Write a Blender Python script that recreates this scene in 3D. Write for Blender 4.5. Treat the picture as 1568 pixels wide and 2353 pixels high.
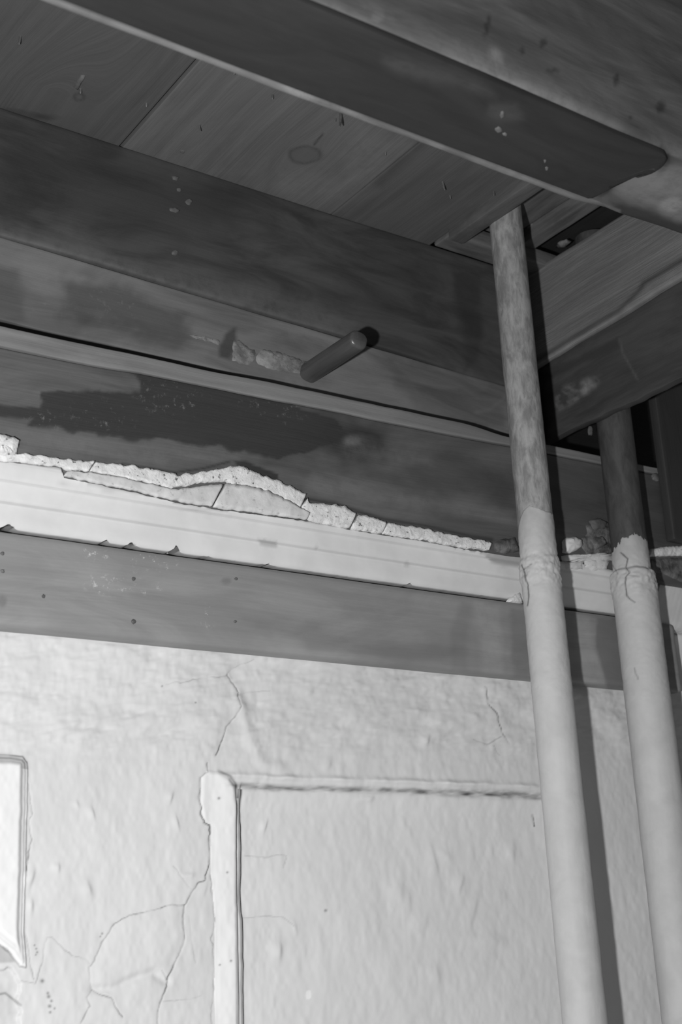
import bpy, bmesh, math, random
import numpy as np
from mathutils import Matrix, Vector

for o in list(bpy.data.objects):
    bpy.data.objects.remove(o)
scene = bpy.context.scene
COL = scene.collection

# ------------------------------------------------------------------ camera
W_PX, H_PX, F_PX = 1568, 2353, 3048.6
YAW, PITCH, ROLL = 0.61934, 0.31963, -0.05064
CAM = np.array([0.0, 0.0, 1.5])
_f = np.array([math.sin(YAW)*math.cos(PITCH), math.cos(YAW)*math.cos(PITCH), math.sin(PITCH)])
_r0 = np.cross(_f, [0, 0, 1.0]); _r0 /= np.linalg.norm(_r0)
_u0 = np.cross(_r0, _f)
_r = _r0*math.cos(ROLL) + _u0*math.sin(ROLL)
_u = -_r0*math.sin(ROLL) + _u0*math.cos(ROLL)
ROT = np.array([_r, -_u, _f])
cd = bpy.data.cameras.new('camera')
cd.sensor_fit = 'HORIZONTAL'; cd.sensor_width = 24.0
cd.lens = F_PX*24.0/W_PX
cd.clip_start = 0.02
cd.dof.use_dof = True; cd.dof.focus_distance = 2.25; cd.dof.aperture_fstop = 5.0
cam = bpy.data.objects.new('camera', cd); COL.objects.link(cam)
cam.matrix_world = Matrix(((_r[0], _u[0], -_f[0], CAM[0]), (_r[1], _u[1], -_f[1], CAM[1]),
                           (_r[2], _u[2], -_f[2], CAM[2]), (0, 0, 0, 1)))
scene.camera = cam

# ------------------------------------------------------------------ light
world = bpy.data.worlds.new('room_air'); scene.world = world
world.use_nodes = True
world.node_tree.nodes['Background'].inputs[0].default_value = (1, 1, 1, 1)
world.node_tree.nodes['Background'].inputs[1].default_value = 0.11
ld = bpy.data.lights.new('flash_gun', 'POINT')      # hand-held flash to the left of the camera
ld.energy = 165.0; ld.shadow_soft_size = 0.022
flash = bpy.data.objects.new('flash_gun', ld); COL.objects.link(flash)
flash.location = Vector(CAM - 0.23*_r - 0.08*_u)
vs = scene.view_settings
vs.view_transform = 'Standard'; vs.look = 'None'; vs.gamma = 1.0; vs.use_curve_mapping = False
vs.exposure = 0.0

# ------------------------------------------------------------------ measuring helpers
def P(x, y, ax, v):
    """the point of the plane ax = v that is seen at photo position x, y"""
    d = ROT.T @ np.array([(x-W_PX/2)/F_PX, (y-H_PX/2)/F_PX, 1.0])
    i = 'XYZ'.index(ax)
    return CAM + d*((v-CAM[i])/d[i])
def pix(p):
    c = (p-CAM) @ ROT.T
    z = np.maximum(c[:, 2], .05)
    return np.stack([W_PX/2+F_PX*c[:, 0]/z, H_PX/2+F_PX*c[:, 1]/z], 1)

def _hash(i, j, k, s):
    n = (i*374761393 + j*668265263 + k*2147483647 + s*974634777) & 0xffffffff
    n = ((n ^ (n >> 13))*1274126177) & 0xffffffff
    n = ((n ^ (n >> 16))*2246822519) & 0xffffffff
    return ((n ^ (n >> 15)) & 0xffff)/32767.5 - 1.0
def vnoise(p, s=0):
    q = np.floor(p).astype(np.int64); f = p-q; f = f*f*(3-2*f)
    out = 0
    for a in (0, 1):
        for b in (0, 1):
            for c in (0, 1):
                w = (f[:, 0] if a else 1-f[:, 0])*(f[:, 1] if b else 1-f[:, 1])*(f[:, 2] if c else 1-f[:, 2])
                out = out + w*_hash(q[:, 0]+a, q[:, 1]+b, q[:, 2]+c, s)
    return out
def fbm(p, s=0, o=4):
    out = 0; a = 1.0; t = 0
    for k in range(o):
        out = out + a*vnoise(p*(2.03**k), s+k*7); t += a; a *= .5
    return out/t
def sstep(a, b, x):
    t = np.clip((x-a)/(b-a), 0, 1); return t*t*(3-2*t)
def segdist(q, pts, closed=False):
    pts = np.array(pts, float)
    n = len(pts); d = np.full(len(q), 1e9)
    for i in range(n if closed else n-1):
        a = pts[i]; b = pts[(i+1) % n]; ab = b-a
        t = np.clip(((q-a) @ ab)/max(ab @ ab, 1e-9), 0, 1)
        d = np.minimum(d, np.hypot(q[:, 0]-a[0]-t*ab[0], q[:, 1]-a[1]-t*ab[1]))
    return d
def polydist(q, pts):
    """signed distance, positive inside"""
    d = segdist(q, pts, True); ins = np.zeros(len(q), bool)
    n = len(pts)
    for i in range(n):
        x0, y0 = pts[i]; x1, y1 = pts[(i+1) % n]
        if y0 == y1: continue
        c = ((y0 > q[:, 1]) != (y1 > q[:, 1])) & (q[:, 0] < (x1-x0)*(q[:, 1]-y0)/(y1-y0)+x0)
        ins ^= c
    return np.where(ins, d, -d)
def blot(q, pts, soft=10, wob=8, ws=.03, s=0):
    """soft-edged irregular spot of a stain, 0..1"""
    z = np.zeros((len(q), 1))
    w = fbm(np.hstack([q*ws, z]), s, 4)*wob
    return sstep(-soft, soft, polydist(q, pts)+w)
def ell(q, x, y, rx, ry, ang=0, soft=.35):
    c, s = math.cos(ang), math.sin(ang)
    dx = q[:, 0]-x; dy = q[:, 1]-y
    d = np.hypot((dx*c+dy*s)/rx, (-dx*s+dy*c)/ry)
    return 1-sstep(1-soft, 1+soft, d)

# ------------------------------------------------------------------ materials
def nodes(name):
    m = bpy.data.materials.new(name); m.use_nodes = True
    nt = m.node_tree; b = nt.nodes['Principled BSDF']
    return m, nt, b
def grey(v): return (v, v, v, 1)
class NT:
    def __init__(s, nt): s.nt = nt
    def n(s, t, **k):
        x = s.nt.nodes.new(t)
        for a, b in k.items(): setattr(x, a, b)
        return x
    def l(s, a, b): s.nt.links.new(a, b)
    def attr(s, nm):
        x = s.n('ShaderNodeAttribute', attribute_name=nm); return x.outputs['Fac']
    def math(s, op, a, b=None, c=None):
        x = s.n('ShaderNodeMath', operation=op)
        for i, v in enumerate((a, b, c)):
            if v is None: continue
            if isinstance(v, (int, float)): x.inputs[i].default_value = v
            else: s.l(v, x.inputs[i])
        return x.outputs[0]
    def noise(s, vec, scale, det=5, rough=.55, dist=0):
        x = s.n('ShaderNodeTexNoise'); x.inputs['Scale'].default_value = scale
        x.inputs['Detail'].default_value = det; x.inputs['Roughness'].default_value = rough
        x.inputs['Distortion'].default_value = dist
        if vec is not None: s.l(vec, x.inputs['Vector'])
        return x.outputs['Fac']
    def ramp(s, fac, a, b, va=0., vb=1.):
        x = s.n('ShaderNodeMapRange'); x.interpolation_type = 'SMOOTHSTEP'
        for k, v in zip((1, 2, 3, 4), (a, b, va, vb)): x.inputs[k].default_value = v
        s.l(fac, x.inputs[0]); return x.outputs[0]
    def mix(s, f, a, b):
        x = s.n('ShaderNodeMix', data_type='RGBA')
        for i, v in ((0, f), (6, a), (7, b)):
            if isinstance(v, tuple): x.inputs[i].default_value = v
            elif isinstance(v, (int, float)): x.inputs[i].default_value = v
            else: s.l(v, x.inputs[i])
        return x.outputs[2]
    def bump(s, h, st, dist, b, prev=None):
        x = s.n('ShaderNodeBump'); x.inputs['Strength'].default_value = st; x.inputs['Distance'].default_value = dist
        s.l(h, x.inputs['Height'])
        if prev is not None: s.l(prev, x.inputs['Normal'])
        if b is not None: s.l(x.outputs[0], b.inputs['Normal'])
        return x.outputs[0]

def wood(name, lo, hi, stain, pale, seed=0., fine=90., along=2.2, blotch=.5, rough=.62, bump=.35, spec=.35):
    """sawn wood: grain runs along attribute gl, rings across attribute gu"""
    m, nt, b = nodes(name); t = NT(nt)
    gu, gl = t.attr('gu'), t.attr('gl')
    cv = t.n('ShaderNodeCombineXYZ'); t.l(t.math('MULTIPLY', gu, fine), cv.inputs[0]); t.l(t.math('MULTIPLY', gl, along), cv.inputs[1]); cv.inputs[2].default_value = seed
    g1 = t.noise(cv.outputs[0], 1.0, 6, .6, .25)
    cv2 = t.n('ShaderNodeCombineXYZ'); t.l(t.math('MULTIPLY', gu, fine*5), cv2.inputs[0]); t.l(t.math('MULTIPLY', gl, along*6), cv2.inputs[1]); cv2.inputs[2].default_value = seed+3
    g2 = t.noise(cv2.outputs[0], 1.0, 4, .6)
    tc = t.n('ShaderNodeTexCoord')
    cv3 = t.n('ShaderNodeCombineXYZ'); t.l(t.math('MULTIPLY', gu, 15.), cv3.inputs[0]); t.l(t.math('MULTIPLY', gl, 3.6), cv3.inputs[1]); cv3.inputs[2].default_value = seed*1.7
    bl = t.noise(cv3.outputs[0], 1.0, 7, .6, .9)
    g = t.math('ADD', t.math('MULTIPLY', t.ramp(g1, .3, .72), .65), t.math('MULTIPLY', t.ramp(g2, .3, .7), .35))
    f = t.math('ADD', t.math('MULTIPLY', g, 1-blotch), t.math('MULTIPLY', t.ramp(bl, .32, .68), blotch))
    col = t.mix(f, grey(lo), grey(hi))
    col = t.mix(t.math('MULTIPLY', t.attr('stain'), t.math('ADD', .82, t.math('MULTIPLY', g2, .25))), col, grey(stain))
    sp = t.noise(tc.outputs['Object'], 60, 5, .7)
    col = t.mix(t.math('MULTIPLY', t.attr('pale'), t.ramp(sp, .3, .6, .55, 1.0)), col, grey(pale))
    fk = t.noise(tc.outputs['Object'], 95, 5, .75)
    col = t.mix(t.math('MULTIPLY', t.attr('fleck'), t.ramp(fk, .56, .70)), col, grey(pale))
    t.l(col, b.inputs['Base Color'])
    b.inputs['Roughness'].default_value = rough; b.inputs['Specular IOR Level'].default_value = spec
    n1 = t.bump(g, bump, .0012, None)
    t.bump(sp, .25, .0008, b, n1)
    return m
def plaster(name, lo, hi, dirt_shade=.03, scale=14., bump=.3, fine=160., rough=.7, spec=.3, fleck=0., stretch=None):
    m, nt, b = nodes(name); t = NT(nt)
    tc = t.n('ShaderNodeTexCoord')
    if stretch:
        mp = t.n('ShaderNodeMapping'); mp.inputs['Scale'].default_value = stretch; t.l(tc.outputs['Object'], mp.inputs[0])
        tc = mp; vec = mp.outputs[0]
    else: vec = tc.outputs['Object']
    a = t.noise(vec, scale, 6, .6, .3)
    c = t.noise(vec, fine, 4, .6)
    col = t.mix(t.ramp(a, .3, .7), grey(lo), grey(hi))
    if fleck > 0:
        v = t.noise(vec, 130, 3, .65)
        col = t.mix(t.math('MULTIPLY', t.ramp(v, .60, .70), fleck), col, grey(.06))
    col = t.mix(t.attr('stain'), col, grey(dirt_shade))  # stain carries dirt and painted shade alike
    col = t.mix(t.attr('pale'), col, grey(.88))
    t.l(col, b.inputs['Base Color'])
    b.inputs['Roughness'].default_value = rough; b.inputs['Specular IOR Level'].default_value = spec
    n1 = t.bump(a, bump, .004, None)
    t.bump(c, bump*.6, .0012, b, n1)
    return m

M_BEAM = wood('dark_beam_wood', .037, .088, .025, .16, 1.0, 50, 1.2, .8, bump=.25)
M_WBOARD = wood('brown_board_wood', .115, .21, .045, .22, 2.0, 50, 1.4, .75, bump=.25)
M_PLANK = wood('stained_plank_wood', .080, .155, .035, .40, 3.0, 60, 1.2, .65, bump=.35)
M_BATTEN = wood('batten_wood', .165, .27, .03, .25, 4.0, 90, 1.2, .5)
M_CEIL = [wood('ceiling_plank_wood_%d' % i, a, c, .04, .30, 5.0+i, 75, 1.0, .45, bump=.35)
          for i, (a, c) in enumerate(((.077, .117), (.108, .172), (.085, .13)))]
M_OLD = wood('old_subfloor_wood', .05, .17, .02, .3, 9.0, 60, 3.0, .6)
M_GREY = wood('grey_painted_board', .22, .33, .13, .75, 11.0, 60, 1.0, .6, rough=.5, bump=.15)
M_JOIST = wood('joist_wood', .065, .125, .018, .28, 12.0, 24, 3.0, .8, bump=.5)
M_STRIP = wood('rough_strip_wood', .06, .17, .02, .3, 19.0, 70, 3.0, .6)
M_CASE = wood('casing_wood', .019, .034, .02, .2, 13.0, 50, 1.0, .75)
M_PART = wood('weathered_partition_wood', .13, .235, .03, .30, 14.0, 150, 4.0, .3, bump=1.0)
M_PART2 = wood('partition_apron_wood', .036, .08, .025, .28, 15.0, 60, 2.0, .7)
M_VOID = wood('void_shade_wood', .010, .018, .01, .02, 16.0)  # near-black: the cavity's shade is put into the colour
M_POST = wood('post_wood', .03, .05, .03, .2, 17.0, 60, 1.5, .5)
M_PEG = wood('peg_wood', .055, .10, .05, .4, 18.0, 120, 3, .3, rough=.30, spec=.7, bump=.2)
M_WALL = plaster('painted_plaster', .655, .71, .08, 5, .12)
M_PANEL = plaster('painted_panel', .70, .745, .08, 5, .12)
M_RAIL = plaster('painted_moulding', .79, .82, .08, 8, .10)
M_CORN = plaster('cornice_paint', .64, .72, .05, 9, .15)
M_COAT = plaster('broken_plaster_edge', .66, .84, .04, 60, .9, 220, .85, .2, .9)
M_COAT2 = plaster('chipped_finish_coat', .58, .72, .05, 30, .4, 160, .8, .2, .3)
M_LUMP = plaster('grey_mortar', .06, .20, .03, 50, .9, 200, .9, .2, .5)
M_SPOT = plaster('plaster_splash', .09, .14, .05, 60, .5, 200, .9)
M_RESID = plaster('plaster_residue', .14, .32, .03, 45, .8, 180, .9, .2, .6)
M_PIPE = plaster('bare_pipe_iron', .18, .36, .05, 80, .5, 260, .6, .4, stretch=(1, 1, .35))
M_PIPE_D = plaster('dark_pipe_iron', .045, .078, .03, 60, .4, 220, .6, .4, stretch=(1, 1, .35))
M_COVER = plaster('painted_pipe_covering', .47, .53, .05, 20, .25, 200, .6)
M_NAIL = plaster('nail_iron', .08, .16, .05, 80, .2, 300, .5, .5)

# ------------------------------------------------------------------ mesh helpers
def mesh_obj(name, co, faces, mat, parent=None, attrs=None, smooth=True):
    me = bpy.data.meshes.new(name)
    co = np.asarray(co, float)
    if isinstance(faces, np.ndarray):
        nf = len(faces); k = faces.shape[1]
        me.vertices.add(len(co)); me.vertices.foreach_set('co', co.ravel())
        me.loops.add(nf*k); me.loops.foreach_set('vertex_index', faces.ravel().astype(np.int32))
        me.polygons.add(nf); me.polygons.foreach_set('loop_start', np.arange(0, nf*k, k, dtype=np.int32))
        me.update(calc_edges=True); me.validate()
    else:
        me.from_pydata(co.tolist(), [], faces); me.update()
    me.polygons.foreach_set('use_smooth', np.full(len(me.polygons), smooth))
    for k_, v in (attrs or {}).items():
        a = me.attributes.new(k_, 'FLOAT', 'POINT'); a.data.foreach_set('value', np.asarray(v, np.float32))
    me.materials.append(mat)
    o = bpy.data.objects.new(name, me); COL.objects.link(o)
    if parent is not None: o.parent = parent
    return o
def tag(o, label, cat, group=None):
    o['label'] = label; o['category'] = cat
    if group: o['group'] = group
    return o
def struct(o, label=None):
    o['kind'] = 'structure'
    if label: o['label'] = label
    return o
def part(o, label): o['label'] = label; return o
def empty(name, loc=(0, 0, 0)):
    o = bpy.data.objects.new(name, None); o.location = loc; o.empty_display_size = .05
    COL.objects.link(o); return o
def bevel(o, w=.003, seg=2):
    m = o.modifiers.new('bevel', 'BEVEL'); m.width = w; m.segments = seg; m.limit_method = 'ANGLE'
    return o

def lattice_faces(idx, n):
    """quads of the six sides of a lattice nx,ny,nz"""
    F = []
    def side(A, flip):
        a = A[:-1, :-1].ravel(); b = A[1:, :-1].ravel(); c = A[1:, 1:].ravel(); d = A[:-1, 1:].ravel()
        F.append(np.stack([a, d, c, b] if flip else [a, b, c, d], 1))
    side(idx[:, :, 0], True); side(idx[:, :, -1], False)
    side(idx[:, 0, :], False); side(idx[:, -1, :], True)
    side(idx[0, :, :], True); side(idx[-1, :, :], False)
    return np.concatenate(F)
def axis_pts(a, b, res, r):
    n = max(1, int(round((b-a-2*r)/res)))
    return np.concatenate([[a, a+.3*r], np.linspace(a+r, b-r, n+1), [b-.3*r, b]])
def slab(name, lo, hi, res, mat, grain='X', r=.003, amp=0., ns=(6, 6, 6), parent=None, warp=None, fn=None, seed=0, guf=None):
    lo = np.array(lo, float); hi = np.array(hi, float)
    A = [axis_pts(lo[i], hi[i], res[i], r) for i in range(3)]
    n = [len(a) for a in A]
    I, J, K = np.meshgrid(*[np.arange(k) for k in n], indexing='ij')
    surf = (I == 0) | (I == n[0]-1) | (J == 0) | (J == n[1]-1) | (K == 0) | (K == n[2]-1)
    idx = np.full(n, -1); idx[surf] = np.arange(surf.sum())
    p = np.stack([A[0][I[surf]], A[1][J[surf]], A[2][K[surf]]], 1)
    q = np.clip(p, lo+r, hi-r); d = p-q; L = np.linalg.norm(d, axis=1, keepdims=True)
    nrm = d/np.maximum(L, 1e-9)
    p0 = q+nrm*r
    co = p0.copy()
    if warp: co = warp(co)
    if amp: co = co+nrm*(amp*fbm(p0*np.array(ns), seed, 4))[:, None]
    g = 'XYZ'.index(grain)
    others = [i for i in range(3) if i != g]
    at = dict(gu=p0[:, others[0]]*.83+p0[:, others[1]]+fbm(p0*np.array([3., 3., 3.]), seed+50, 2)*.012, gl=p0[:, g],
              stain=np.zeros(len(p0)), pale=np.zeros(len(p0)), fleck=np.zeros(len(p0)))
    if guf: at['gu'] = guf(co)
    if fn: fn(co, pix(co), at)
    return mesh_obj(name, co, lattice_faces(idx, n), mat, parent, at)

def layer(name, top, bot, yf, yb, mat, parent, seed=0, jit=.0016, bulge=.003, step=.0025, rows=7, bj=None):
    """a broken layer of plaster on the wall between two outlines (photo positions on the plane y = yf)"""
    T = np.array([P(x, y, 'Y', yf) for x, y in top]); B = np.array([P(x, y, 'Y', yf) for x, y in bot])
    x0 = max(T[0, 0], B[0, 0]); x1 = min(T[-1, 0], B[-1, 0])
    xs = np.linspace(x0, x1, max(4, int((x1-x0)/step)))
    zz = np.zeros_like(xs)
    jn = lambda s, f: fbm(np.stack([xs*f, zz, zz+s], 1), seed+s, 4)
    zt = np.interp(xs, T[:, 0], T[:, 2])+jit*1.3*jn(1, 110)
    zb = np.interp(xs, B[:, 0], B[:, 2])+(jit if bj is None else bj)*jn(2, 110)
    zb = np.minimum(zb, zt-.001)
    cols = []
    fr = np.linspace(0, 1, rows)
    Y = [np.full_like(xs, yb)]; Z = [zb]
    for f in fr:
        z = zb+(zt-zb)*f
        y = yf+bulge*(abs(f*2-1)**3)+.0014*fbm(np.stack([xs*90, z*90, zz], 1), seed+9, 3)
        Y.append(y); Z.append(z)
    Y.append(np.full_like(xs, yb)); Z.append(zt)
    R = len(Y); n = len(xs)
    co = np.stack([np.tile(xs, R), np.concatenate(Y), np.concatenate(Z)], 1)
    idx = np.arange(R*n).reshape(R, n)
    a = idx[:-1, :-1].ravel(); b = idx[:-1, 1:].ravel(); c = idx[1:, 1:].ravel(); d = idx[1:, :-1].ravel()
    F = np.stack([a, b, c, d], 1).tolist()
    F.append([int(v) for v in idx[:, 0]]); F.append([int(v) for v in idx[::-1, -1]])
    co[:, 0] += .55*(co[:, 2]-np.tile(zb, R))
    z0 = np.zeros(len(co))
    return mesh_obj(name, co, F, mat, parent, dict(stain=z0, pale=z0))

def patch(name, pts, ax, v, th, mat, parent=None, seed=0, jit=2.0, inset=.003):
    """a thin irregular crust on a plane; outline in photo positions; th is signed height along the plane's axis"""
    rng = random.Random(seed); out = []
    n = len(pts)
    for i in range(n):
        x0, y0 = pts[i]; x1, y1 = pts[(i+1) % n]
        k = max(1, int(math.hypot(x1-x0, y1-y0)/6))
        for j in range(k):
            t = j/k
            out.append((x0+(x1-x0)*t+rng.uniform(-jit, jit), y0+(y1-y0)*t+rng.uniform(-jit, jit)))
    base = np.array([P(x, y, ax, v) for x, y in out])
    c = base.mean(0); i = 'XYZ'.index(ax)
    d = c-base; L = np.linalg.norm(d, axis=1, keepdims=True)
    rim = base+d/np.maximum(L, 1e-6)*np.minimum(inset, L*.3); rim[:, i] += th*.8
    mid = base+d*.5; mid[:, i] += th*(1+np.array([rng.uniform(-.3, .3) for _ in out]))
    cc = c.copy(); cc[i] += th*1.1
    back = base.copy(); back[:, i] -= th*.5
    N = len(base); co = np.vstack([back, rim, mid, cc[None]])
    F = []
    for k in range(N):
        j = (k+1) % N
        F += [[k, j, N+j, N+k], [N+k, N+j, 2*N+j, 2*N+k], [2*N+k, 2*N+j, 3*N]]
    z0 = np.zeros(len(co))
    o = mesh_obj(name, co, F, mat, parent, dict(stain=z0, pale=z0), True)
    bm = bmesh.new(); bm.from_mesh(o.data); bmesh.ops.recalc_face_normals(bm, faces=bm.faces); bm.to_mesh(o.data); bm.free()
    return o
def spot(name, x, y, rx, ry, ax, v, th, mat, parent, seed, ang=0):
    rng = random.Random(seed); n = 11
    pts = []
    for k in range(n):
        a = 2*math.pi*k/n; q = rng.uniform(.72, 1.12)
        u, w = rx*q*math.cos(a), ry*q*math.sin(a)
        pts.append((x+u*math.cos(ang)-w*math.sin(ang), y+u*math.sin(ang)+w*math.cos(ang)))
    return patch(name, pts, ax, v, th, mat, parent, seed, .4, .0015)
def lump(name, c, r, mat, parent, seed, amp=.35, sub=3):
    bm = bmesh.new(); bmesh.ops.create_icosphere(bm, subdivisions=sub, radius=1)
    p = np.array([v.co[:] for v in bm.verts]); F = [[v.index for v in f.verts] for f in bm.faces]; bm.free()
    d = 1+amp*fbm(p*1.7+seed*3.1, seed, 3)+.08*fbm(p*6, seed+4, 2)
    co = p*d[:, None]*np.array(r)+np.array(c)
    z0 = np.zeros(len(co))
    return mesh_obj(name, co, F, mat, parent, dict(stain=z0, pale=z0))

# ------------------------------------------------------------------ planes of the place
YW, YB, YP, YF, ZC = 1.80, 1.755, 1.745, 1.815, 2.842
XP, XQ = 1.806, 1.830           # partition boards
ZJ = 2.53                       # underside of the near joist

# ================================================================== WALL
xs = np.concatenate([np.arange(-.4, .62, .04), np.arange(.62, 1.13, .0016), np.arange(1.13, 2.16, .003), np.arange(2.17, 3.3, .04)])
zs = np.concatenate([np.arange(.2, 1.33, .05), np.arange(1.335, 1.985, .0016), np.array([2.0, 2.05, 2.1, 2.14])])
XX, ZZ = np.meshgrid(xs, zs, indexing='ij')
wp = np.stack([XX.ravel(), np.full(XX.size, YW), ZZ.ravel()], 1)
wq = pix(wp)
x, z = wp[:, 0], wp[:, 2]
flat = np.stack([x, z, np.zeros_like(x)], 1)
# large undulation, trowel ripples above the panels, finer ones below
h = .0035*fbm(flat*np.array([5, 5, 1]), 3, 3)
ripw = sstep(1780, 1690, wq[:, 1])
rip_n = fbm(np.stack([x*16+z*14, z*46-x*14, 0*x], 1), 5, 3)
h += .0044*ripw*rip_n+.0009*(1-ripw)*fbm(flat*np.array([38, 17, 1]), 8, 3)
h += .0007*fbm(flat*np.array([90, 60, 1]), 12, 2)
dirt_shade = np.zeros_like(h); white = np.zeros_like(h)
# right panel, sunk behind a moulded edge
X1 = P(546, 2050, 'Y', YW)[0]; X2 = P(556, 2050, 'Y', YW)[0]; X3 = P(565, 2050, 'Y', YW)[0]
ztop = P(560, 1797, 'Y', YW)[2]
XR = P(1300, 2150, 'Y', YW)[0]
zt_w = ztop+.0016*fbm(np.stack([x*30, 0*x, 0*x], 1), 21, 3)
vert = sstep(zt_w+.001, zt_w-.010, z)
edge_x = .0018*fbm(np.stack([z*22, 0*z, 0*z], 1), 31, 3)
side = (.006*sstep(X1-.003, X1+.003, x)+.009*sstep(X3-.005, X3-.001, x+edge_x))
right = 1-sstep(XR-.003, XR+.003, x)
cove = .55+.45*sstep(ztop-.012, ztop-.045, z)
h += side*vert*cove*right
in_panel = (x > X1) & (x < XR) & (z < ztop)
# shade of the panel's top step and edge lines, painted dark
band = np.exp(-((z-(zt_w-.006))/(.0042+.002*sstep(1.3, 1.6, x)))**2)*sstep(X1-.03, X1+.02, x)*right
dirt_shade += .95*band*(.62+.75*fbm(np.stack([x*40, z*200, 0*x], 1), 33, 3))
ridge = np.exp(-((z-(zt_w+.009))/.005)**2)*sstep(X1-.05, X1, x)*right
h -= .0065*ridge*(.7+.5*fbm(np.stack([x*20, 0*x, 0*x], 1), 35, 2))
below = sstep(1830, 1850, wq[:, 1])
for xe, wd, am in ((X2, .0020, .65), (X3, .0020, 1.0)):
    dirt_shade += am*np.exp(-((x+edge_x*1.2-xe)/wd)**2)*(z < ztop-.01)  # shade of the right-facing steps, painted as dark lines
# upright moulding on the panel's left
RAILP = [(474, 1770), (461, 1786), (459, 1850), (467, 1892), (484, 1900), (483, 2000), (489, 2060), (493, 2110), (493, 2420), (552, 2420), (547, 1850), (541, 1805), (525, 1786), (500, 1773)]
rd = polydist(wq, RAILP)
ramp_r = sstep(478, 540, wq[:, 0]-.018*(wq[:, 1]-1900))
h -= .0006*sstep(0, 3, rd)+.0052*sstep(0, 14, rd)*ramp_r+.0014*sstep(0, 9, rd)*sstep(1910, 1860, wq[:, 1])
dirt_shade += .45*np.exp(-((rd-.5)/1.5)**2)*(wq[:, 0] < 530)*(.55+.6*fbm(np.stack([wq[:, 1]*.04, 0*x, 0*x], 1), 37, 3))*sstep(2130, 1900, wq[:, 1])
dirt_shade += .6*np.exp(-((rd+2)/3.2)**2)*sstep(492, 512, wq[:, 0])*(wq[:, 1] < 1835)  # same step's shade, painted dark round the rail's top
rail = rd > 0
# the moulding that ends at the left edge of the picture
BLOCK = [(-420, 1725), (-60, 1730), (20, 1733), (52, 1738), (63, 1752), (64, 1830), (60, 1950), (58, 2060), (56, 2150), (62, 2225), (44, 2222), (20, 2190), (-30, 2150), (-420, 2150)]
bd = polydist(wq, BLOCK)+1.5*fbm(np.stack([wq[:, 0]*.02, wq[:, 1]*.03, 0*x], 1), 41, 3)
h -= .004*sstep(0, 4, bd)+.003*sstep(8, 11, bd)+.006*sstep(14, 28, bd)
block = bd > 0
dirt_shade += .45*np.exp(-((bd-1.0)/1.7)**2)*(wq[:, 0] < 90)*(wq[:, 1] > 1735)+.22*np.exp(-((bd-12)/2.2)**2)+.16*np.exp(-((bd-18)/3.)**2)  # edge line, and the cove's shade painted as dark lines
dirt_shade += .35*1.3*(wq[:, 0] < 70)*np.exp(-((bd-9)/9)**2)*(wq[:, 1] < 1768)
# broken corner low on the left
brk = blot(wq, [(-60, 2235), (28, 2225), (48, 2262), (40, 2300), (50, 2325), (36, 2420), (-60, 2420)], 2, 6, .05, 43)
h += .006*brk; dirt_shade += brk*.18*(.5+fbm(flat*60, 44, 3))
dirt_shade += .55*np.exp(-(segdist(wq, [(0, 2285), (16, 2282), (34, 2296), (48, 2310)])/2.4)**2)+.35*blot(wq, [(-20, 2165), (14, 2180), (34, 2210), (-20, 2215)], 4, 2, .05, 45)
def C7(L): return [(a*.4145, 1550+b*.4145) for a, b in L]
def C8(L): return [(420+a*.5612, 1550+b*.5612) for a, b in L]
cracks = [
 (C7([(1265, 0), (1320, 100), (1310, 120), (1325, 180), (1300, 240), (1250, 290), (1225, 385), (1195, 445)]), 1.0),
 (C7([(1150, 490), (1150, 535), (1108, 570), (1108, 690), (1115, 770), (1130, 820), (1165, 835), (1165, 1000), (1160, 1070), (1140, 1110), (1140, 1135), (1100, 1160), (1060, 1210), (1028, 1280), (1015, 1370), (1028, 1470), (985, 1570), (940, 1670), (930, 1730), (900, 1800), (880, 1860), (875, 1990)]), 1.15),
 (C7([(1028, 1280), (960, 1275), (850, 1305), (720, 1335), (640, 1380), (570, 1480), (535, 1560), (530, 1590), (497, 1620), (505, 1720), (515, 1750), (570, 1780), (620, 1790), (640, 1840), (680, 1900)]), .9),
 (C7([(497, 1600), (480, 1575), (400, 1555), (330, 1500), (290, 1455), (265, 1455), (250, 1500), (235, 1600), (200, 1710), (120, 1700)]), .5),
 (C7([(515, 1750), (480, 1790), (500, 1840), (450, 1930)]), .6),
 (C7([(1170, 1110), (1175, 1230), (1190, 1330), (1190, 1400), (1172, 1460), (1185, 1510), (1190, 1700), (1185, 1790), (1172, 1880), (1180, 1990)]), .5),
 (C7([(900, 1640), (935, 1690)]), .5), (C7([(1060, 1190), (1000, 1110), (960, 1060)]), .35),
 (C7([(1050, 1340), (1065, 1480), (1085, 1600)]), .3), (C7([(910, 1815), (1050, 1800), (1120, 1780)]), .3),
 ([(380, 1572), (430, 1566), (480, 1558), (520, 1553), (538, 1534), (582, 1516)], .5),
 ([(545, 1598), (570, 1590), (620, 1586)], .3),
 (C8([(1240, 50), (1250, 120), (1280, 160), (1310, 240), (1335, 285)]), .7), (C8([(1300, 255), (1250, 285), (1190, 265)]), .4),
 (C8([(1270, 290), (1300, 330)]), .35), (C8([(270, 738), (350, 745), (445, 735), (435, 790)]), .28), (C8([(270, 995), (350, 986), (430, 990), (480, 1030)]), .25),
 ([(64, 1800), (74, 1865), (66, 1890), (71, 1930), (65, 1970), (60, 2000)], .75), ([(58, 2130), (68, 2200), (78, 2250)], .6),
 ([(1240, 1870), (1243, 1896)], 1.2),
]
jx = 3.0*fbm(np.stack([wq[:, 0]*.07, wq[:, 1]*.07, 0*x], 1), 51, 3)
jz = 3.0*fbm(np.stack([wq[:, 0]*.07, wq[:, 1]*.07, 0*x+9], 1), 52, 3)
wqj = wq+np.stack([jx, jz], 1)
vary = np.clip(.75+.9*fbm(np.stack([wq[:, 0]*.03, wq[:, 1]*.03, 0*x], 1), 53, 3), .25, 1.3)
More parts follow.
